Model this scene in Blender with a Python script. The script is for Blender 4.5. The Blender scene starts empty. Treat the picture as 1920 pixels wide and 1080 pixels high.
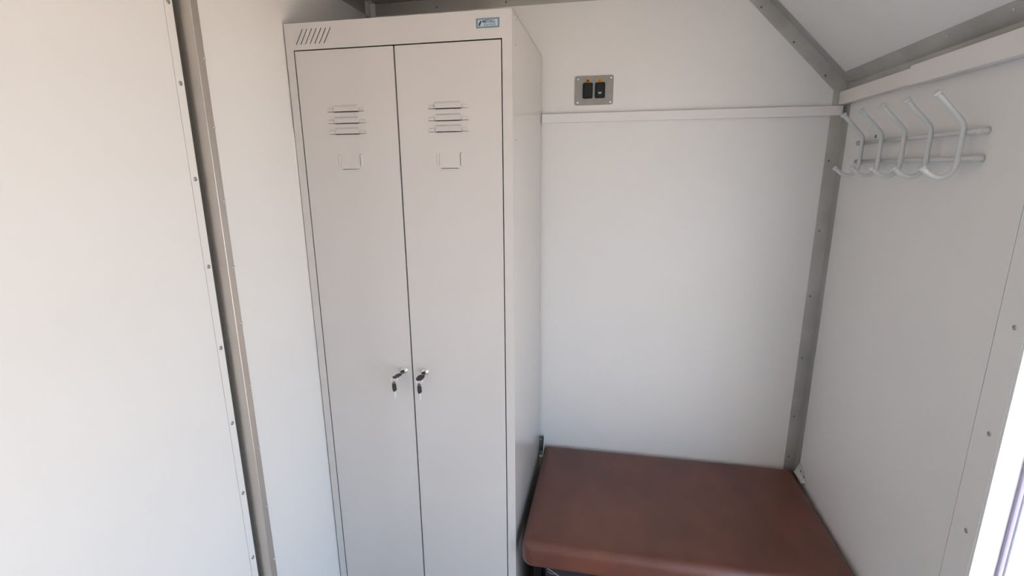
import bpy, bmesh, math, random
from mathutils import Vector, Matrix

SC = bpy.context.scene
COL = SC.collection
random.seed(4)

# ---------------------------------------------------------------- camera, world, sun, exposure
def cam_axes(yaw, pitch, roll):
    cy, sy, cp, sp = math.cos(yaw), math.sin(yaw), math.cos(pitch), math.sin(pitch)
    f = Vector((-sy*cp, cy*cp, sp)); r = Vector((cy, sy, 0)); u = r.cross(f)
    c, s = math.cos(roll), math.sin(roll)
    return c*r + s*u, -s*r + c*u, f
CR, CU, CF = cam_axes(.1973, -.2339, -.0083)
cam = bpy.data.cameras.new('camera'); camo = bpy.data.objects.new('camera', cam); COL.objects.link(camo)
camo.matrix_world = Matrix(((CR.x, CU.x, -CF.x, .8465), (CR.y, CU.y, -CF.y, -1.2597), (CR.z, CU.z, -CF.z, 1.4805), (0, 0, 0, 1)))
cam.sensor_width = 36; cam.lens = 36*930.2/1920; cam.clip_start = .02
SC.camera = camo
SC.view_settings.view_transform = 'Standard'; SC.view_settings.look = 'None'
SC.view_settings.gamma = 1; SC.view_settings.use_curve_mapping = False
SC.view_settings.exposure = .21

world = bpy.data.worlds.new('world'); SC.world = world; world.use_nodes = True
wn = world.node_tree; wn.nodes.clear()
wo = wn.nodes.new('ShaderNodeOutputWorld'); wb = wn.nodes.new('ShaderNodeBackground')
wt = wn.nodes.new('ShaderNodeTexCoord'); ws = wn.nodes.new('ShaderNodeSeparateXYZ'); wr = wn.nodes.new('ShaderNodeValToRGB')
wn.links.new(wt.outputs['Generated'], ws.inputs[0]); wn.links.new(ws.outputs['Z'], wr.inputs[0])
wr.color_ramp.elements[0].position = 0.0; wr.color_ramp.elements[0].color = (.68, .83, 1, 1)
wr.color_ramp.elements[1].position = 0.9; wr.color_ramp.elements[1].color = (.34, .58, 1, 1)
wn.links.new(wr.outputs[0], wb.inputs[0]); wb.inputs[1].default_value = 4.0
wn.links.new(wb.outputs[0], wo.inputs[0])

sun = bpy.data.lights.new('sun', 'SUN'); sun.energy = 19; sun.angle = math.radians(.6); sun.color = (1, .87, .70)
suno = bpy.data.objects.new('sun', sun); COL.objects.link(suno)
suno.rotation_euler = Vector((-.03, .62, -.8)).normalized().to_track_quat('-Z', 'Y').to_euler()   # sunlight travels this way

# ---------------------------------------------------------------- helpers
def hexa(c):
    c = c.lstrip('#'); v = [int(c[i:i+2], 16)/255 for i in (0, 2, 4)]
    return tuple((x/12.92 if x <= .04045 else ((x+.055)/1.055)**2.4) for x in v) + (1,)

def mat(name, col, rough=.5, metal=0, bump=0, bscale=200, var=0, vscale=6, coat=0, spec=.5, stretch=None, col2=None):
    m = bpy.data.materials.new(name); m.use_nodes = True; nt = m.node_tree; b = nt.nodes['Principled BSDF']
    if isinstance(col, str): col = hexa(col)
    if len(col) == 3: col = tuple(col)+(1,)
    b.inputs['Base Color'].default_value = col; b.inputs['Roughness'].default_value = rough
    b.inputs['Metallic'].default_value = metal; b.inputs['Coat Weight'].default_value = coat
    b.inputs['Specular IOR Level'].default_value = spec
    tc = nt.nodes.new('ShaderNodeTexCoord'); mp = nt.nodes.new('ShaderNodeMapping'); nt.links.new(tc.outputs['Object'], mp.inputs[0])
    if stretch: mp.inputs['Scale'].default_value = stretch
    if var or col2:
        n = nt.nodes.new('ShaderNodeTexNoise'); n.inputs['Scale'].default_value = vscale; n.inputs['Detail'].default_value = 6
        nt.links.new(mp.outputs[0], n.inputs['Vector'])
        r = nt.nodes.new('ShaderNodeValToRGB'); nt.links.new(n.outputs['Fac'], r.inputs[0])
        c2 = tuple(col2)+(1,) if col2 else tuple(min(1, x*(1+var)) for x in col[:3])+(1,)
        c1 = col if col2 else tuple(x*(1-var) for x in col[:3])+(1,)
        r.color_ramp.elements[0].position = .35; r.color_ramp.elements[0].color = c1
        r.color_ramp.elements[1].position = .65; r.color_ramp.elements[1].color = c2
        nt.links.new(r.outputs[0], b.inputs['Base Color'])
    if bump:
        n = nt.nodes.new('ShaderNodeTexNoise'); n.inputs['Scale'].default_value = bscale; n.inputs['Detail'].default_value = 3
        nt.links.new(mp.outputs[0], n.inputs['Vector'])
        bp = nt.nodes.new('ShaderNodeBump'); bp.inputs['Strength'].default_value = bump; bp.inputs['Distance'].default_value = .001
        nt.links.new(n.outputs['Fac'], bp.inputs['Height']); nt.links.new(bp.outputs[0], b.inputs['Normal'])
    return m

M = dict(
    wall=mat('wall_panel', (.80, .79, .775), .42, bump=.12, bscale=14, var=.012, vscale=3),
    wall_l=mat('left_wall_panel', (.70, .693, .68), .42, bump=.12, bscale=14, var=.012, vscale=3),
    groove=mat('groove_shade', (.05, .05, .045), .9),
    ceiling=mat('ceiling_panel', (.78, .775, .76), .5, var=.01),
    floor=mat('floor_linoleum', (.28, .26, .24), .55, var=.12, vscale=30),
    locker=mat('locker_paint', (.58, .555, .535), .24, bump=.10, bscale=420, var=.008, vscale=5, coat=.45),
    inside=mat('locker_inside', (.3, .29, .28), .6),
    metal=mat('galvanised_metal', (.46, .455, .435), .42, metal=.6, bump=.15, bscale=60, var=.10, vscale=9),
    steel=mat('brushed_steel', (.53, .49, .45), .36, metal=.85, bump=.2, bscale=120, var=.08, vscale=10, stretch=(1, 1, .08)),
    screw=mat('screw_zinc', (.62, .62, .62), .3, metal=1),
    rivet=mat('rivet_steel', (.22, .21, .20), .4, metal=.8),
    dullscrew=mat('dull_screw', (.42, .42, .41), .3, metal=.9),
    chrome=mat('chrome', (.85, .85, .85), .10, metal=1),
    black=mat('black_plastic', (.008, .011, .011), .45, spec=.3),
    key=mat('key_head_plastic', (.03, .03, .028), .45),
    duct=mat('duct_plastic', (.80, .765, .72), .4),
    ductw=mat('white_duct_plastic', (.80, .78, .765), .4),
    hook=mat('hook_enamel', (.60, .62, .62), .3, coat=.3),
    vinyl=mat('brown_vinyl', (.108, .036, .023), .36, bump=.7, bscale=260, col2=(.155, .049, .029), vscale=7, coat=.18, stretch=(1, .6, 1)),
    bench=mat('bench_frame_paint', (.012, .013, .014), .5),
    carton=mat('black_carton', (.018, .014, .018), .55, var=.2, vscale=20),
    print=mat('carton_print', (.25, .23, .25), .5),
    plate=mat('switch_plate_metal', (.33, .32, .30), .42, metal=.35, var=.05, vscale=40),
    orange=mat('orange_sticker', hexa('#f0a020'), .5),
    ink=mat('sticker_ink', (.10, .03, .01), .5),
    mark=mat('switch_mark', (.55, .56, .58), .5),
    badgeframe=mat('badge_frame', (.16, .25, .32), .4, metal=.3),
    badge=mat('badge_face', (.45, .55, .58), .35),
    blue=mat('badge_blue_ink', (.05, .09, .26), .5),
    dark=mat('badge_dark_ink', (.03, .045, .06), .5),
    pvc=mat('door_frame_plastic', (.86, .87, .88), .3),
    gasket=mat('door_gasket', (.36, .33, .45), .5),
    gasket2=mat('door_gasket_light', (.62, .63, .70), .5),
    ground=mat('pale_concrete', (.60, .47, .34), .9, var=.1, vscale=2),
)

def bm_box(bm, a, b):
    r = bmesh.ops.create_cube(bm, size=1)
    for v in r['verts']:
        v.co = Vector([(a[i]+b[i])/2 + v.co[i]*(b[i]-a[i]) for i in range(3)])
    return r['verts']

def link(name, me, m=None, parent=None, smooth=False):
    if m: me.materials.append(M[m])
    if smooth:
        for p in me.polygons: p.use_smooth = True
    o = bpy.data.objects.new(name, me); COL.objects.link(o)
    if parent: o.parent = parent
    return o

def build(name, bm, m, parent=None, bevel=0, seg=2, smooth=False, sharp=None):
    bmesh.ops.recalc_face_normals(bm, faces=bm.faces)
    me = bpy.data.meshes.new(name); bm.to_mesh(me); bm.free()
    o = link(name, me, m, parent, smooth or bevel > 0)
    if bevel:
        md = o.modifiers.new('bevel', 'BEVEL'); md.width = bevel; md.segments = seg; md.limit_method = 'ANGLE'
        w = o.modifiers.new('wn', 'WEIGHTED_NORMAL')
    return o

def box(name, a, b, m, parent=None, bevel=0, seg=2):
    bm = bmesh.new(); bm_box(bm, a, b); return build(name, bm, m, parent, bevel, seg)

def boxes(name, lst, m, parent=None, bevel=0):
    bm = bmesh.new()
    for a, b in lst: bm_box(bm, a, b)
    return build(name, bm, m, parent, bevel)

def empty(name, loc=(0, 0, 0)):
    o = bpy.data.objects.new(name, None); COL.objects.link(o); o.location = loc; o.empty_display_size = .05
    return o

def tag(o, label, cat, group=None):
    o['label'] = label; o['category'] = cat
    if group: o['group'] = group
    return o

def struct(o, label=None):
    o['kind'] = 'structure'
    if label: o['label'] = label
    return o

def prism(name, pts, axis, a, b, m, parent=None, bevel=0):
    """closed polygon pts in the two other axes, extruded along axis from a to b"""
    bm = bmesh.new(); vs = []
    for t in (a, b):
        row = []
        for p in pts:
            co = {'x': (t, p[0], p[1]), 'y': (p[0], t, p[1]), 'z': (p[0], p[1], t)}[axis]
            row.append(bm.verts.new(co))
        vs.append(row)
    bm.faces.new(vs[0]); bm.faces.new(vs[1][::-1]); n = len(pts)
    for i in range(n):
        bm.faces.new((vs[0][i], vs[0][(i+1) % n], vs[1][(i+1) % n], vs[1][i]))
    return build(name, bm, m, parent, bevel)

def tube(name, pts, r, m, parent=None, n=14, caps=True, smooth_path=0, closed=False):
    pts = [Vector(p) for p in pts]
    for _ in range(smooth_path):                       # corner cutting rounds the bends
        q = [] if closed else [pts[0]]
        k = len(pts)
        for i in range(k if closed else k-1):
            a, b = pts[i], pts[(i+1) % k]
            q += [a.lerp(b, .25), a.lerp(b, .75)]
        if not closed: q.append(pts[-1])
        pts = q
    bm = bmesh.new(); rings = []; up = None; k = len(pts)
    for i, p in enumerate(pts):
        if closed: d = pts[(i+1) % k]-pts[i-1]
        else: d = pts[min(i+1, k-1)]-pts[max(i-1, 0)]
        d.normalize()
        if up is None: up = d.orthogonal().normalized()
        up = (up - d*up.dot(d)).normalized(); s = d.cross(up)
        rings.append([bm.verts.new(p + r*(math.cos(2*math.pi*j/n)*up + math.sin(2*math.pi*j/n)*s)) for j in range(n)])
    for i in range(k if closed else k-1):
        A, B = rings[i], rings[(i+1) % k]
        for j in range(n): bm.faces.new((A[j], A[(j+1) % n], B[(j+1) % n], B[j]))
    if caps and not closed: bm.faces.new(rings[0][::-1]); bm.faces.new(rings[-1])
    return build(name, bm, m, parent, smooth=True)

def lathe(name, prof, m, loc=(0, 0, 0), direction=(0, 0, 1), parent=None, n=20, scale=(1, 1, 1)):
    """prof: (radius, height) pairs about the direction axis"""
    bm = bmesh.new(); rings = []
    q = Vector((0, 0, 1)).rotation_difference(Vector(direction).normalized()).to_matrix()
    for r, h in prof:
        if r < 1e-6: rings.append([bm.verts.new(q @ Vector((0, 0, h)) + Vector(loc))])
        else: rings.append([bm.verts.new(q @ Vector((r*math.cos(2*math.pi*j/n)*scale[0], r*math.sin(2*math.pi*j/n)*scale[1], h)) + Vector(loc)) for j in range(n)])
    for A, B in zip(rings, rings[1:]):
        for j in range(n):
            if len(A) == 1 and len(B) == 1: break
            if len(A) == 1: bm.faces.new((A[0], B[j], B[(j+1) % n]))
            elif len(B) == 1: bm.faces.new((A[j], A[(j+1) % n], B[0]))
            else: bm.faces.new((A[j], A[(j+1) % n], B[(j+1) % n], B[j]))
    return build(name, bm, m, parent, smooth=True)

def flat(name, outer, holes, thick, m, parent=None, matrix=None, bevel=0):
    """sheet with real holes: outline and holes in local x,y; thickness along local z from 0 to thick"""
    cu = bpy.data.curves.new('c', 'CURVE'); cu.dimensions = '2D'; cu.fill_mode = 'BOTH'; cu.extrude = thick/2
    for poly in [outer]+holes:
        s = cu.splines.new('POLY'); s.points.add(len(poly)-1)
        for i, p in enumerate(poly): s.points[i].co = (p[0], p[1], 0, 1)
        s.use_cyclic_u = True
    to = bpy.data.objects.new('c', cu); COL.objects.link(to); bpy.context.view_layer.update()
    me = bpy.data.meshes.new_from_object(to.evaluated_get(bpy.context.evaluated_depsgraph_get()))
    bpy.data.objects.remove(to); bpy.data.curves.remove(cu)
    me.transform(Matrix.Translation((0, 0, thick/2)))
    if matrix: me.transform(matrix)
    me.materials.clear(); me.name = name
    bm = bmesh.new(); bm.from_mesh(me); bmesh.ops.remove_doubles(bm, verts=bm.verts, dist=1e-6)
    bmesh.ops.recalc_face_normals(bm, faces=bm.faces); bm.to_mesh(me); bm.free()
    o = link(name, me, m, parent)
    return o

# sheet in the x,z plane whose front faces -y: local (x, y, z) -> (x, -z, y)
def front_matrix(y): return Matrix(((1, 0, 0, 0), (0, 0, -1, y), (0, 1, 0, 0), (0, 0, 0, 1)))

def text(name, s, size, x, z, y, m, parent, sx=1, bold=0, align='LEFT', rot=None):
    cu = bpy.data.curves.new('t', 'FONT'); cu.body = s; cu.size = size; cu.extrude = .0002; cu.offset = bold; cu.align_x = align
    to = bpy.data.objects.new('t', cu); COL.objects.link(to); bpy.context.view_layer.update()
    me = bpy.data.meshes.new_from_object(to.evaluated_get(bpy.context.evaluated_depsgraph_get()))
    bpy.data.objects.remove(to); bpy.data.curves.remove(cu); me.materials.clear()
    me.transform(Matrix.Diagonal((sx, 1, 1, 1))); 
    me.transform(Matrix.Translation((x, y, z)) @ Matrix(((1, 0, 0, 0), (0, 0, -1, 0), (0, 1, 0, 0), (0, 0, 0, 1))))
    me.name = name
    return link(name, me, m, parent)

def screw(loc, direction, r=.0034, parent=None, m='screw'):
    o = lathe('screw', [(0, .0016), (r*.35, .0015), (r*.36, .0004), (r*.42, .0004), (r*.55, .0017), (r, .0008), (r, 0)], m, (0, 0, 0), direction, parent, 12)
    o.location = loc
    return o

# ---------------------------------------------------------------- the room
XL, XR, YB, YF, ZC = -.004, 1.537, .516, -2.4, 2.045
SLOPE = 3.264                      # x + z on the sloping roof panel
YS, YD, YD2, ZD = -.25, -.315, -2.15, 1.60   # seam, door opening from / to, head height
T = .06
struct(box('floor', (XL-T, YF-T, -.05), (XR+T, YB+T, 0), 'floor'))
zs = SLOPE-XR; xs = SLOPE-ZC
struct(prism('ceiling', [(XL-T, ZC), (xs, ZC), (XR+T, SLOPE-XR-T), (XR+T, SLOPE-XR), (xs+.02, ZC+T), (XL-T, ZC+T)], 'y', YF-T, YB+T, 'ceiling'))
struct(prism('wall_back', [(XL-T, 0), (XR+T, 0), (XR+T, zs-T), (XR, zs), (xs, ZC), (XL-T, ZC)], 'y', YB, YB+T, 'wall'))
struct(prism('wall_front', [(XL-T, 0), (XR+T, 0), (XR+T, zs-T), (XR, zs), (xs, ZC), (XL-T, ZC)], 'y', YF-T, YF, 'wall'))
# left wall: far panel, near panel, with the panel joint groove between (y -.343 .. -.332)
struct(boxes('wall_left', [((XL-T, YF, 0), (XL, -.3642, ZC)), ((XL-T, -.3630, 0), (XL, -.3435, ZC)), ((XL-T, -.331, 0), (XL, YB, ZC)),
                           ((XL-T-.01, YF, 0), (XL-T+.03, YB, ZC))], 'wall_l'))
struct(box('gap_shade_strip', (XL-.02, -.3434, .001), (XL-.0025, -.3331, ZC-.001), 'groove'), 'dark strip standing in for the shade in the gap between the left wall panels')  # near-black filler paints the shade of the open gap beside the upright
# right wall: far panel, narrow strip beside the door, wall beyond and above the door
struct(boxes('wall_right', [((XR, YS+.0011, 0), (XR+T, YB, zs)), ((XR, YD, 0), (XR+T, YS-.0011, zs)), ((XR, YF, 0), (XR+T, YD2, zs)),
                            ((XR, YD2, ZD), (XR+T, YD, zs)), ((XR+T-.004, YD, 0), (XR+T+.004, YB, zs))], 'wall'))
# door opening: white frame lining, rubber seals
d = struct(boxes('door_1', [((XR+.0005, YD-.004, 0), (XR+T+.10, YD-.0005, ZD)), ((XR+.0005, YD2+.0005, 0), (XR+T+.10, YD2+.03, ZD)),
                            ((XR+.0005, YD2, ZD-.03), (XR+T+.10, YD, ZD-.0005)), ((XR+.0005, YD2+.03, 0.0), (XR+T+.1, YD-.03, .012))], 'pvc'))
g = box('door_seal', (XR+.040, YD-.010, .012), (XR+.047, YD-.0041, ZD-.03), 'gasket', d, .002); g['label'] = 'lilac grey rubber seal'
g = box('door_seal', (XR+.053, YD-.008, .012), (XR+.057, YD-.0041, ZD-.03), 'gasket2', d, .001)
struct(box('ground', (XR+T+.01, -9, -.62), (14, 9, -.5), 'ground'))

def angle_trim(name, poly, axis, a, b, m, screws=(), label=None):
    o = struct(prism(name, poly, axis, a, b, m, bevel=.0016 if m == 'steel' else .0008), label)
    for loc, dr in screws: screw(loc, dr, parent=o, m='screw' if m == 'steel' else 'rivet')
    return o

# trim_1: steel box profile on the left wall
t1 = angle_trim('trim_1', [(XL-.010, -.333), (.0265, -.333), (.0265, -.313), (XL-.010, -.313)], 'z', 0, ZC-.003, 'steel',
                [((.0268, -.3165, z), (1, 0, 0)) for z in (1.84, 1.704, 1.571, 1.421, 1.275, 1.145, .992, .827, .664, .508, .35, .2)], 'brushed steel upright profile on the left wall')
for z in (1.80, 1.653, 1.467, 1.282, 1.096, .91, .724, .54, .36, .18):
    screw((XL+.0002, -.353, z), (1, 0, 0), parent=t1, r=.0045, m='dullscrew')
# trim_2: angle along the top of the back wall;  trim_3: along the slope;  trim_4: corner upright;  trim_5: along the right wall top;  trim_6: left wall top; trim_7: left back upright
F, th = .040, .002
angle_trim('trim_2', [(YB-.0002, ZC-F), (YB-th, ZC-F), (YB-th, ZC-th), (YB-F, ZC-th), (YB-F, ZC-.0003), (YB-.0002, ZC-.0003)], 'x', XL+.02, xs-.012, 'metal',
           [((x, YB-th, ZC-.026), (0, -1, 0)) for x in (.24, .48, .70, .95, 1.15)], 'grey metal angle along the top of the back wall')
# slope angle: built in a frame running along the slope
def slope_trim():
    c = Vector((xs, 0, ZC)); e = Vector((XR, 0, SLOPE-XR)); d = (e-c).normalized(); n = Vector((-d.z, 0, d.x)); n = -n if n.z > 0 else n   # n points into the room
    bm = bmesh.new(); prof = [(YB-.0002, F), (YB-th, F), (YB-th, th), (YB-F, th), (YB-F, .0003), (YB-.0002, .0003)]
    rows = []
    L = (e-c).length
    for t in (0, L):
        row = []
        for y, k in prof:
            # keep inside the room: flatten the end at the right wall
            p = c + d*t + n*k
            if t: p = p + d*((XR-.0006-p.x)/d.x)
            else: p = p + d*((ZC-.0006-p.z)/d.z)
            row.append(bm.verts.new((p.x, y, p.z)))
        rows.append(row)
    bm.faces.new(rows[0]); bm.faces.new(rows[1][::-1])
    for i in range(6): bm.faces.new((rows[0][i], rows[0][(i+1) % 6], rows[1][(i+1) % 6], rows[1][i]))
    o = struct(build('trim_3', bm, 'metal', bevel=.0008), 'grey metal angle running down the sloped top of the back wall')
    for t in (.10, .245, .385):
        p = c + d*t + n*.030; screw((p.x, YB-th, p.z), (0, -1, 0), parent=o, m='rivet')
slope_trim()
angle_trim('trim_4', [(XR-.0002, YB-.0004), (XR-.0002, YB-F), (XR-th, YB-F), (XR-th, YB-.0025), (XR-F+.002, YB-.0025), (XR-F+.002, YB-.0004)], 'z', 0, zs-.003, 'metal',
           [((XR-.026, YB-.0025, z), (0, -1, 0)) for z in (1.50, 1.28, 1.06, .84, .62, .46)], 'grey metal angle upright in the right back corner')
def right_top_trim():
    # flange on the right wall and flange on the slope
    s = math.sqrt(.5)
    p = [(XR-.0004, zs-.0003), (XR-.0004, zs-F), (XR-th, zs-F), (XR-th, zs-.0025), (XR-F*s-.001, zs+F*s-.0025), (XR-F*s, zs+F*s-.0012)]
    o = angle_trim('trim_5', p, 'y', YD2, YB-.0405, 'metal', [], 'grey metal angle along the top of the right wall')
    for y in (.37, .20, .02, -.16, -.34):
        screw((XR-.018-.0015, y, zs+.018-.0016), (-s, 0, -s), parent=o)
right_top_trim()
angle_trim('trim_6', [(XL+.0003, ZC-.045), (XL+th, ZC-.045), (XL+th, ZC-.0022), (XL+F, ZC-.0022), (XL+F, ZC-.0004), (XL+.0003, ZC-.0004)], 'y', -1.9, YB-.041, 'metal',
           [((XL+th, y, ZC-.025), (1, 0, 0)) for y in (.35, .1)], 'grey metal angle along the top of the left wall')
angle_trim('trim_7', [(XL+.0004, YB-.0004), (XL+.0004, YB-F), (XL+.0022, YB-F), (XL+.0022, YB-.0022), (XL+F, YB-.0022), (XL+F, YB-.0004)], 'z', 0, ZC-.046, 'metal')
# trim_8: narrow joint strip beside the door with its screws
t8 = struct(box('trim_8', (XR-.0008, YD+.001, 0.002), (XR-.0001, YS-.0014, zs-.042), 'wall'), 'narrow white joint strip beside the door')
for z in (1.41, 1.209, 1.006, .801, .6, .4): screw((XR-.0008, -.2905, z), (-1, 0, 0), parent=t8, r=.0045, m='dullscrew')

# ---------------------------------------------------------------- cable ducts
dk = empty('cable_duct', (1.0, YB, 1.635)); tag(dk, 'thin white cable duct running across the back wall below the switch panel', 'cable duct')
def duct_part(name, a, b, m, parent, bevel=.0012):
    o = box(name, a, b, m, None, bevel); off = parent.location; o.data.transform(Matrix.Translation(-off)); o.parent = parent; return o
duct_part('duct_cover', (.602, YB-.013, 1.6345), (1.528, YB-.0028, 1.6635), 'ductw', dk)
duct_part('duct_base', (.602, YB-.003, 1.636), (XR-F, YB-.0002, 1.662), 'ductw', dk)
dr = empty('cable_duct', (XR, .1, 1.664)); tag(dr, 'wider cream cable duct along the right wall above the coat rack', 'cable duct')
duct_part('duct_cover', (XR-.021, .128, 1.6655), (XR-.0024, YB-.003, 1.703), 'duct', dr)
duct_part('duct_cover', (XR-.026, -.296, 1.6625), (XR-.0024, .1270, 1.7065), 'ductw', dr)
duct_part('duct_base', (XR-.0024, -.296, 1.667), (XR-.0002, YB-.0405, 1.686), 'duct', dr, .0005)

# ---------------------------------------------------------------- switch panel
sp = empty('switch_panel', (.7745, YB, 1.735)); tag(sp, 'grey metal switch panel with two black rocker switches on the back wall', 'switch panel')
def rrect(w, h, r, n=5):
    pts = []
    for cx, cy, a0 in ((w/2-r, h/2-r, 0), (-w/2+r, h/2-r, 90), (-w/2+r, -h/2+r, 180), (w/2-r, -h/2+r, 270)):
        for i in range(n+1):
            a = math.radians(a0+90*i/n); pts.append((cx+r*math.cos(a), cy+r*math.sin(a)))
    return pts
FM0 = front_matrix(0)
def fpart(name, outer, holes, thick, m, parent, x, y, z):
    o = flat(name, outer, holes, thick, m, parent, FM0); o.location = (x, y, z); return o
fpart('plate', rrect(.127, .092, .007), [], .002, 'plate', sp, 0, -.0002, 0)
for x, z in ((-.0525, .036), (.0555, .0365), (-.0530, -.0375), (.0550, -.038)): screw((x, -.0022, z), (0, -1, 0), .0038, sp, 'chrome')
for i, x in enumerate((-.0200, .0203)):
    rk = fpart('rocker_switch', rrect(.033, .049, .005), [], .004, 'black', sp, x, -.0022, -.001)
    bm = bmesh.new(); pr = [(-.0205, .004), (-.0205, .0065), (0, .0085), (.0205, .0125), (.0205, .004)]
    rows = [[bm.verts.new((s*.0125, -q[1], q[0])) for q in pr] for s in (-1, 1)]
    bm.faces.new(rows[0]); bm.faces.new(rows[1][::-1])
    for k in range(5): bm.faces.new((rows[0][k], rows[0][(k+1) % 5], rows[1][(k+1) % 5], rows[1][k]))
    build('rocker', bm, 'black', rk, .001)
    if i:   # small lamp pictogram on the right rocker
        bm = bmesh.new()
        for (a, b) in (((-.0048, -.0112), (.0048, -.0092)), ((-.0040, -.0092), (.0040, -.0078)), ((-.0058, -.0072), (-.0036, -.0054)), ((-.0012, -.0072), (.0012, -.0054)), ((.0036, -.0072), (.0058, -.0054))):
            bm_box(bm, (a[0], -.0082, a[1]), (b[0], -.0072, b[1]))
        build('switch_mark', bm, 'mark', rk)
    st = lathe('sticker', [(0, .0005), (.0072, .0005), (.0072, 0)], 'orange', (x+.0, -.0022, .0305), (0, -1, 0), sp, 24)
    bm = bmesh.new()
    if i == 0:       # fan: crossed blades
        for a in (35, 145, 90):
            L = .0052 if a != 90 else .003
            vs = bm_box(bm, (-L, -.0032, -.0011), (L, -.0027, .0011))
            bmesh.ops.rotate(bm, verts=vs, cent=(0, 0, 0), matrix=Matrix.Rotation(math.radians(a), 3, 'Y'))
            for v in vs: v.co += Vector((x, 0, .0305))
    else:            # lamp: bulb outline and rays
        for (a, b) in (((-.005, -.001), (-.0028, .0012)), ((.0028, -.001), (.005, .0012)), ((-.0017, -.0028), (.0017, -.0016)), ((-.0014, -.001), (.0014, .002))):
            bm_box(bm, (x+a[0], -.0032, .0305+a[1]), (x+b[0], -.0027, .0305+b[1]))
    build('sticker_symbol', bm, 'ink', sp)

# ---------------------------------------------------------------- locker
LW, LH, LD = .6, 1.85, .505
lk = empty('locker', (0, 0, 0)); tag(lk, 'tall light grey two-door steel locker against the left wall', 'locker')
s = .001
FT = .0012
boxes('body', [((0, .001, .0), (FT, LD, LH)), ((LW-FT, .001, 0), (LW, LD, LH)), ((0, LD-FT, 0), (LW, LD, LH)), ((0, .001, LH-FT), (LW, LD, LH)),
               ((.0, .001, .05), (LW, LD, .052)), ((.2995, .022, .052), (.3005, LD-.01, LH-.06))], 'locker', lk)
# front frame with the door opening and the seven slanted slots cut out of the top rail
ox0, ox1, oz0, oz1 = .0215, .5755, .075, 1.7865
slots = []
for i in range(7):
    x0 = .0295+i*.01315; w = .0028; lean = .0215
    slots.append([(x0, 1.7995), (x0+w, 1.7995), (x0+w+lean, 1.8355), (x0+lean, 1.8355)])
flat('front_frame', [(0, 0), (LW, 0), (LW, LH), (0, LH)], [[(ox0, oz0), (ox1, oz0), (ox1, oz1), (ox0, oz1)]]+slots, .0015, 'locker', lk, front_matrix(.0015))
# folded return behind the frame edges (dark gap round the doors)
boxes('frame_return', [((.0012, .002, .06), (.0185, .022, oz1+.004)), ((.5785, .002, .06), (.5988, .022, oz1+.004)), ((.0185, .002, oz1+.0025), (.5785, .022, oz1+.004))], 'locker', lk)
box('frame_return', (.293, .0165, .08), (.307, .021, 1.786), 'inside', lk)

def louvre(bm, cx, zb, side):
    # centre hood and two lower wings; open underneath
    def hood(x0, x1, h, depth, tap):
        top = zb+h
        A = [(x0+tap, 0, top), (x1-tap, 0, top), (x1-tap*.8, -depth*.62, top-h*.28), (x0+tap*.8, -depth*.62, top-h*.28)]
        B = [(x0, 0, zb), (x1, 0, zb), (x1-.0015, -depth, zb), (x0+.0015, -depth, zb)]
        va = [bm.verts.new(p) for p in A]; vb = [bm.verts.new(p) for p in B]
        bm.faces.new((va[0], va[1], va[2], va[3])); bm.faces.new((va[3], va[2], vb[2], vb[3]))
        bm.faces.new((va[0], va[3], vb[3], vb[0])); bm.faces.new((va[1], va[2], vb[2], vb[1]))
    hood(cx-.036, cx+.036, .0165, .0050, .004)
    hood(cx-.0545, cx-.0345, .0095, .0022, .003)
    hood(cx+.0345, cx+.0545, .0095, .0022, .003)

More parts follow.
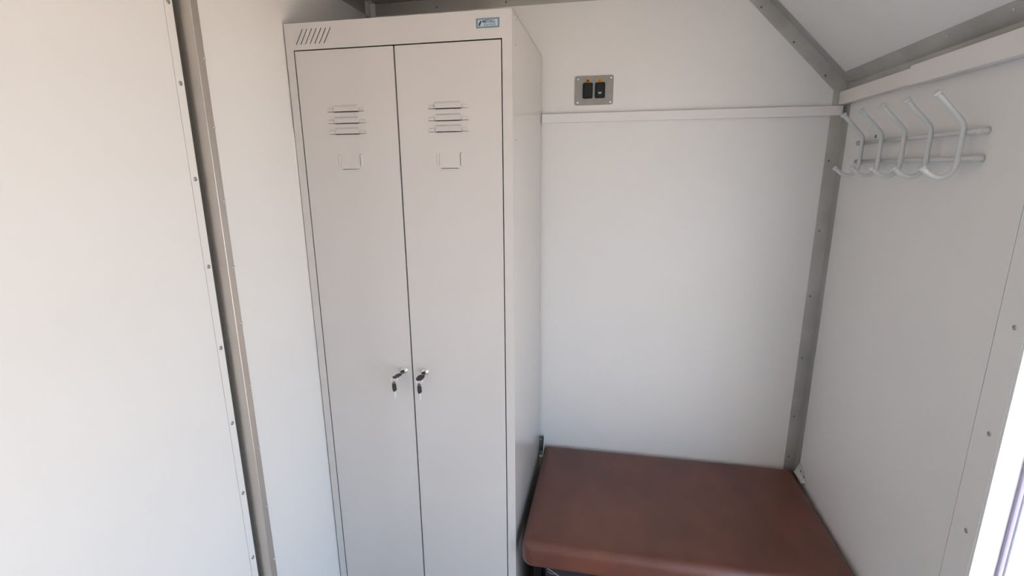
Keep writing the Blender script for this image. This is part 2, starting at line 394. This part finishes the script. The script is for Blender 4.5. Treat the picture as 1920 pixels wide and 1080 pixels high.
def door(x0, x1, cxl, cxc, lockx, first):
    z0, z1 = .079, 1.7835; y = .0016
    holes = [[(cxl-.053, zb-.0006), (cxl-.036, zb-.0008), (cxl-.033, zb-.0019), (cxl+.033, zb-.0019), (cxl+.036, zb-.0008), (cxl+.053, zb-.0006), (cxl+.052, zb+.002), (cxl-.052, zb+.002)] for zb in (1.6325, 1.6035, 1.5765)]
    holes += [[(cxc-.0289, 1.4925), (cxc-.0279, 1.4925), (cxc-.0279, 1.5235), (cxc-.0289, 1.5235)], [(cxc+.0279, 1.4925), (cxc+.0289, 1.4925), (cxc+.0289, 1.5235), (cxc+.0279, 1.5235)],
              [(cxc-.024, 1.4851), (cxc+.024, 1.4851), (cxc+.024, 1.4861), (cxc-.024, 1.4861)]]
    o = flat('door', [(x0, z0), (x1, z0), (x1, z1), (x0, z1)], holes, .0012, 'locker', lk, front_matrix(y))
    boxes('door_edge', [((x0, y+.0001, z0), (x0+.0012, .016, z1)), ((x1-.0012, y+.0001, z0), (x1, .016, z1)), ((x0, y+.0001, z1-.0012), (x1, .016, z1)), ((x0, y+.0001, z0), (x1, .016, z0+.0012))], 'locker', o)
    bm = bmesh.new()
    for zb in (1.6325, 1.6035, 1.5765): louvre(bm, cxl, zb, 0)
    for v in bm.verts: v.co.y += y-.0012
    bmesh.ops.recalc_face_normals(bm, faces=bm.faces)
    me = bpy.data.meshes.new('louvre'); bm.to_mesh(me); bm.free(); link('louvre', me, 'locker', o)
    bm = bmesh.new(); yy = y-.0012
    for (a0, a1, c0, c1, tx) in ((cxc-.0345, cxc-.029, 1.491, 1.5245, 0), (cxc+.029, cxc+.0345, 1.491, 1.5245, 0), (cxc-.0255, cxc+.0255, 1.4800, 1.4850, 0)):
        vb = [bm.verts.new(p) for p in ((a0, yy, c0), (a1, yy, c0), (a1, yy, c1), (a0, yy, c1))]
        i = .0012
        vt = [bm.verts.new(p) for p in ((a0+i, yy-.0022, c0+i), (a1-i, yy-.0022, c0+i), (a1-i, yy-.0022, c1-i), (a0+i, yy-.0022, c1-i))]
        bm.faces.new(vt)
        for k in range(4): bm.faces.new((vb[k], vb[(k+1) % 4], vt[(k+1) % 4], vt[k]))
    build('card_holder', bm, 'locker', o)
    l = lathe('lock', [(.0105, 0), (.0105, .002), (.0092, .0032), (.0082, .0034), (.0080, .0085), (.0072, .0095), (.003, .0095), (0, .0094)], 'chrome', (0, 0, 0), (0, -1, 0), o, 28)
    l.location = (lockx, yy, .917)
    return o
door(.0245, .2965, .1555, .1575, .2735, True)
door(.3010, .5725, .4345, .4345, .3375, False)
# rivet marks on the locker side
for y, z, r in ((.027, 1.842, .0016), (.050, 1.838, .0018), (.044, 1.779, .0018), (.488, 1.76, .0016), (.034, 1.555, .0014), (.046, 1.554, .0014), (.490, 1.55, .0016)):
    screw((LW, y, z), (1, 0, 0), r, lk, 'inside').name = 'rivet'
# maker badge
bg = box('badge', (.5135, -.0016, 1.8105), (.5695, -.0001, 1.8315), 'badgeframe', lk, .0005); bg['label'] = 'blue grey maker badge'
box('badge_face', (.5168, -.0019, 1.8134), (.5660, -.0015, 1.8286), 'badge', bg)
prism('badge_mark', [(.5195, 1.8145), (.5225, 1.8150), (.5272, 1.8262), (.5225, 1.8255), (.5210, 1.8215), (.5188, 1.8205)], 'y', -.0022, -.0018, 'dark', bg)
text('badge_lettering', 'METALL', .0094, .5285, 1.8210, -.0021, 'blue', bg, sx=.95, bold=.0002)
text('badge_lettering', 'Z A V O D', .0058, .5322, 1.8148, -.0021, 'dark', bg, sx=1.05)

# ---------------------------------------------------------------- keys in the locks
def keyset(lx, lz, label, tilt, dx, ny):
    k = empty('key_ring', (lx, -.010, lz)); tag(k, label, 'keys', None)
    # inserted key: short blade, black oval head
    blade = box('key', (-.0035, -.014, -.0008), (.0035, -.0002, .0008), 'chrome', k, .0003)
    def head(name, parent, mtx, w, h):
        outer = []
        for i in range(24):
            a = 2*math.pi*i/24; e = 2.6
            cx, sy = math.cos(a), math.sin(a)
            outer.append((w/2*abs(cx)**(2/e)*(1 if cx >= 0 else -1), h/2*abs(sy)**(2/e)*(1 if sy >= 0 else -1)))
        o = flat(name, outer, [], .0032, 'key', parent, mtx)
        md = o.modifiers.new('bevel', 'BEVEL'); md.width = .0008; md.segments = 2; md.limit_method = 'ANGLE'
        return o
    t = math.radians(tilt); nrm = Vector((math.sin(t), ny, math.cos(t))).normalized(); ax = Vector((dx*.012/.017*.6, -.0185, -.006)).normalized()
    ax = (ax-nrm*ax.dot(nrm)).normalized(); wv = ax.cross(nrm)
    R = Matrix(((wv.x, ax.x, nrm.x, dx*.45), (wv.y, ax.y, nrm.y, -.0235), (wv.z, ax.z, nrm.z, -.0045), (0, 0, 0, 1)))
    head('key_head', blade, R @ Matrix.Translation((0, 0, -.0016)), .022, .027)
    lathe('key_collar', [(0, .006), (.0045, .006), (.0055, .003), (.0055, 0)], 'key', (0, -.0035, 0), (0, -1, 0), blade, 14)
    # ring and spare key
    cx, cy, cz = dx, -.0265, -.0145
    tube('ring', [(cx+.0105*math.cos(2*math.pi*i/28)*.9, cy+.002*math.sin(2*math.pi*i/28), cz+.0105*math.sin(2*math.pi*i/28)) for i in range(28)], .0006, 'chrome', k, 6, closed=True)
    hx = cx-.001; top = cz-.0095
    k2 = box('key', (hx-.0005, cy-.0008, top-.047), (hx+.0040, cy+.0008, top-.026), 'chrome', k, .0003)
    outer = [(-.0045, .014), (-.0010, .0165), (.0035, .0145), (.0062, .004), (.0068, -.009), (.0040, -.0125), (-.0028, -.0155), (-.0058, -.010), (-.0064, .004)]
    o = flat('key_head', outer, [], .0034, 'key', k2, Matrix.Translation((hx, cy+.0017, top-.0135)) @ FM0)
    md = o.modifiers.new('bevel', 'BEVEL'); md.width = .0007; md.segments = 2; md.limit_method = 'ANGLE'
    return k
keyset(.2735, .917, 'black-headed keys hanging from the lock of the left locker door', -14, -.016, -.06)
keyset(.3375, .917, 'black-headed keys hanging from the lock of the right locker door', -8, -.004, -.22)

# ---------------------------------------------------------------- coat rack on the right wall
rk = empty('coat_rack', (XR, .11, 1.46)); tag(rk, 'pale grey metal coat rack with five double hooks on the right wall', 'coat rack')
def P(x, y, z): return (x-XR, y-.11, z-1.46)
for zb, ya, yb in ((1.545, -.132, .362), (1.4945, -.132, .358)):
    o = tube('rail', [P(XR-.0145, ya, zb), P(XR-.0145, yb, zb)], .0050, 'hook', rk)
    for e, dy in ((ya, 1), (yb, -1)):
        lathe('rail_foot', [(0, .0185), (.0058, .0180), (.0068, .015), (.0060, .004), (.0072, 0), (0, 0)], 'hook', P(XR-.0003, e+dy*.004, zb), (-1, 0, 0), o, 16)
hk = None
for y in (.314, .212, .108, .008, -.096):
    pts = [P(XR-.077, y, 1.6165), P(XR-.064, y, 1.603), P(XR-.040, y, 1.5785), P(XR-.0245, y, 1.562), P(XR-.0235, y, 1.545), P(XR-.0235, y, 1.52), P(XR-.0235, y, 1.497),
           P(XR-.0240, y, 1.480), P(XR-.030, y, 1.466), P(XR-.042, y, 1.4585), P(XR-.056, y, 1.459), P(XR-.068, y, 1.465), P(XR-.080, y, 1.4755)]
    h = tube('hook', pts, .0052, 'hook', rk, 14, smooth_path=2)
    a = Vector(pts[0]); dv = (a-Vector(pts[1])).normalized()
    lathe('hook_tip', [(0, -.001), (.0052, 0), (.0075, .002), (.0080, .0045), (.0066, .007), (0, .0078)], 'hook', a-dv*.001, dv, h, 16)
    a = Vector(pts[-1]); dv = (a-Vector(pts[-2])).normalized()
    lathe('hook_tip', [(0, -.001), (.0050, 0), (.0066, .002), (.0068, .0045), (.0050, .007), (0, .0075)], 'hook', a-dv*.001, dv, h, 16)
w2 = screw((XR, .297, 1.560), (-1, 0, 0), .005, None, 'inside')
w2.name = 'wall_plug'
tag(w2, 'dark plug in the right wall just above the upper coat rack rail', 'wall plug')

# ---------------------------------------------------------------- bench
bn = empty('bench', (1.08, .24, 0)); tag(bn, 'low bench with a brown vinyl cushion between the locker and the right wall', 'bench')
def B(p): return (p[0]-1.08, p[1]-.24, p[2])
bx0, bx1, by0, by1, bz0, bz1 = .621, 1.531, -.043, .512, .340, .420
def cushion():
    bm = bmesh.new(); nx, ny = 40, 26; R = .030; rc = .040
    def sect(u, v):     # plan position with rounded vertical corners
        return u, v
    # rings from the bottom, up the side, over the rounded edge and across the top
    prof = [(.010, bz0), (.002, bz0+.004), (0, bz0+.012), (0, bz1-R)]
    for i in range(1, 8):
        a = math.pi/2*i/7; prof.append((R-R*math.cos(a), bz1-R+R*math.sin(a)))
    for ins in (.06, .10, .15, .20, .25): prof.append((ins, bz1+.004*min(1, (ins-.03)/.15)))
    n = 14; rings = []
    for ins, z in prof:
        r = max(rc-ins, .004); rb = max(.012-ins, .003); x0, x1, y0, y1 = bx0+ins, bx1-ins, by0+ins, by1-ins
        ring = []
        for cx, cy, a0, r in ((x1-rb, y1-rb, 0, rb), (x0+rb, y1-rb, 90, rb), (x0+r, y0+r, 180, r), (x1-r, y0+r, 270, r)):
            for i in range(n):
                a = math.radians(a0+90*i/(n-1)); ring.append(bm.verts.new(B((cx+r*math.cos(a), cy+r*math.sin(a), z))))
        rings.append(ring)
    k = len(rings[0])
    for A, C in zip(rings, rings[1:]):
        for j in range(k): bm.faces.new((A[j], A[(j+1) % k], C[(j+1) % k], C[j]))
    bm.faces.new(rings[0][::-1]); bm.faces.new(rings[-1])
    return build('cushion', bm, 'vinyl', bn, smooth=True)
cushion()
boxes('frame', [(B((bx0+.015, by0+.30, .322)), B((bx1-.015, by0+.33, .3395))), (B((bx0+.015, by1-.05, .322)), B((bx1-.015, by1-.02, .3395))),
                (B((bx0+.015, by0+.14, .322)), B((bx0+.045, by1-.05, .3395))), (B((bx1-.045, by0+.14, .322)), B((bx1-.015, by1-.05, .3395)))], 'bench', bn, .001)
for x in (bx0+.015, bx1-.043):
    for y in (by0+.16, by1-.08):
        box('leg', B((x, y, 0)), B((x+.028, y+.028, .322)), 'bench', bn, .001)

# black carton stored under the bench
ct = empty('carton', (1.03, .15, 0)); tag(ct, 'black carton with grey printed lines stored under the bench', 'box')
box('carton_body', (-.338, -.162, .0), (.338, .24, .320), 'carton', ct, .002)
prism('printed_line', [(-.336, .318), (-.331, .318), (-.262, .276), (-.262, .272)], 'y', -.1628, -.1621, 'print', ct)
tube('printed_curve', [(-.330, -.1624, .307), (-.322, -.1624, .300), (-.312, -.1624, .299), (-.306, -.1624, .305)], .0008, 'print', ct, 6, smooth_path=1)
prism('printed_line', [(-.262, .272), (-.262, .275), (.30, .283), (.30, .280)], 'y', -.1628, -.1621, 'print', ct)

# corner brackets holding the bench
def bracket(loc, sx, label):
    """sx = -1: wall on the +x side (plate faces the room in -x)"""
    e = empty('corner_bracket', loc); tag(e, label, 'bracket')
    w = .0016
    a, b = sorted((0, sx*w))
    flat_pts = [(.0, 0), (.070, 0), (.070, .020), (.050, .038), (.0, .038)]
    # wall plate (in the y,z plane) with two holes
    cu = flat('wall_plate', [(0, 0), (.068, 0), (.074, .010), (.058, .034), (.0, .040)], [[(.022+.0028*math.cos(t*math.pi/5), .018+.0028*math.sin(t*math.pi/5)) for t in range(10)],
              [(.054+.0028*math.cos(t*math.pi/5), .016+.0028*math.sin(t*math.pi/5)) for t in range(10)]], w, 'screw2', e,
              Matrix(((0, 0, sx, 0), (-1, 0, 0, .035), (0, 1, 0, 0), (0, 0, 0, 1))))
    for hy, hz in ((.013, .018), (-.019, .016)): screw((sx*w, hy, hz), (sx, 0, 0), .0042, e, 'rivet')
    x0, x1 = sorted((sx*w, sx*.015))
    box('seat_plate', (x0, -.035, .0), (x1, .035, w), 'screw2', e, .0003)
    prism('gusset', [(sx*w, w), (sx*.013, w), (sx*w, .034)], 'y', .0335, .035, 'screw2', e)
M['screw2'] = mat('bracket_zinc', (.72, .72, .70), .4, metal=.3)
bracket((XR-.0003, .445, .4215), -1, 'white metal corner bracket where the bench meets the right wall')
bl = empty('corner_bracket', (LW, .47, .4)); tag(bl, 'small grey corner bracket where the bench meets the locker side', 'bracket')
M['bracketdark'] = mat('bracket_grey', (.20, .21, .21), .4, metal=.6)
box('back_plate', (.0005, .0330, -.010), (.0205, .0350, .052), 'bracketdark', bl, .0003)
prism('side_edge', [(-.010+.0, -.02), (.036, -.012), (.036, .062), (.033, .062)], 'x', .0190, .0208, 'screw2', bl)
lathe('bolt_head', [(0, .006), (.006, .0055), (.007, .003), (.007, 0)], 'screw2', (.012, -.006, -.012), (0, -1, 0), bl, 16)
screw((.005, .0328, .040), (0, -1, 0), .003, bl)

# portal: guides the renderer's light sampling through the door opening, gives off no light itself
pl = bpy.data.lights.new('door_portal', 'AREA'); pl.shape = 'RECTANGLE'; pl.size = YD-YD2-.06; pl.size_y = ZD-.04; pl.cycles.is_portal = True
po = bpy.data.objects.new('door_portal', pl); COL.objects.link(po)
po.matrix_world = Matrix(((0, 0, 1, XR+T+.11), (-1, 0, 0, (YD+YD2)/2), (0, -1, 0, ZD/2), (0, 0, 0, 1)))
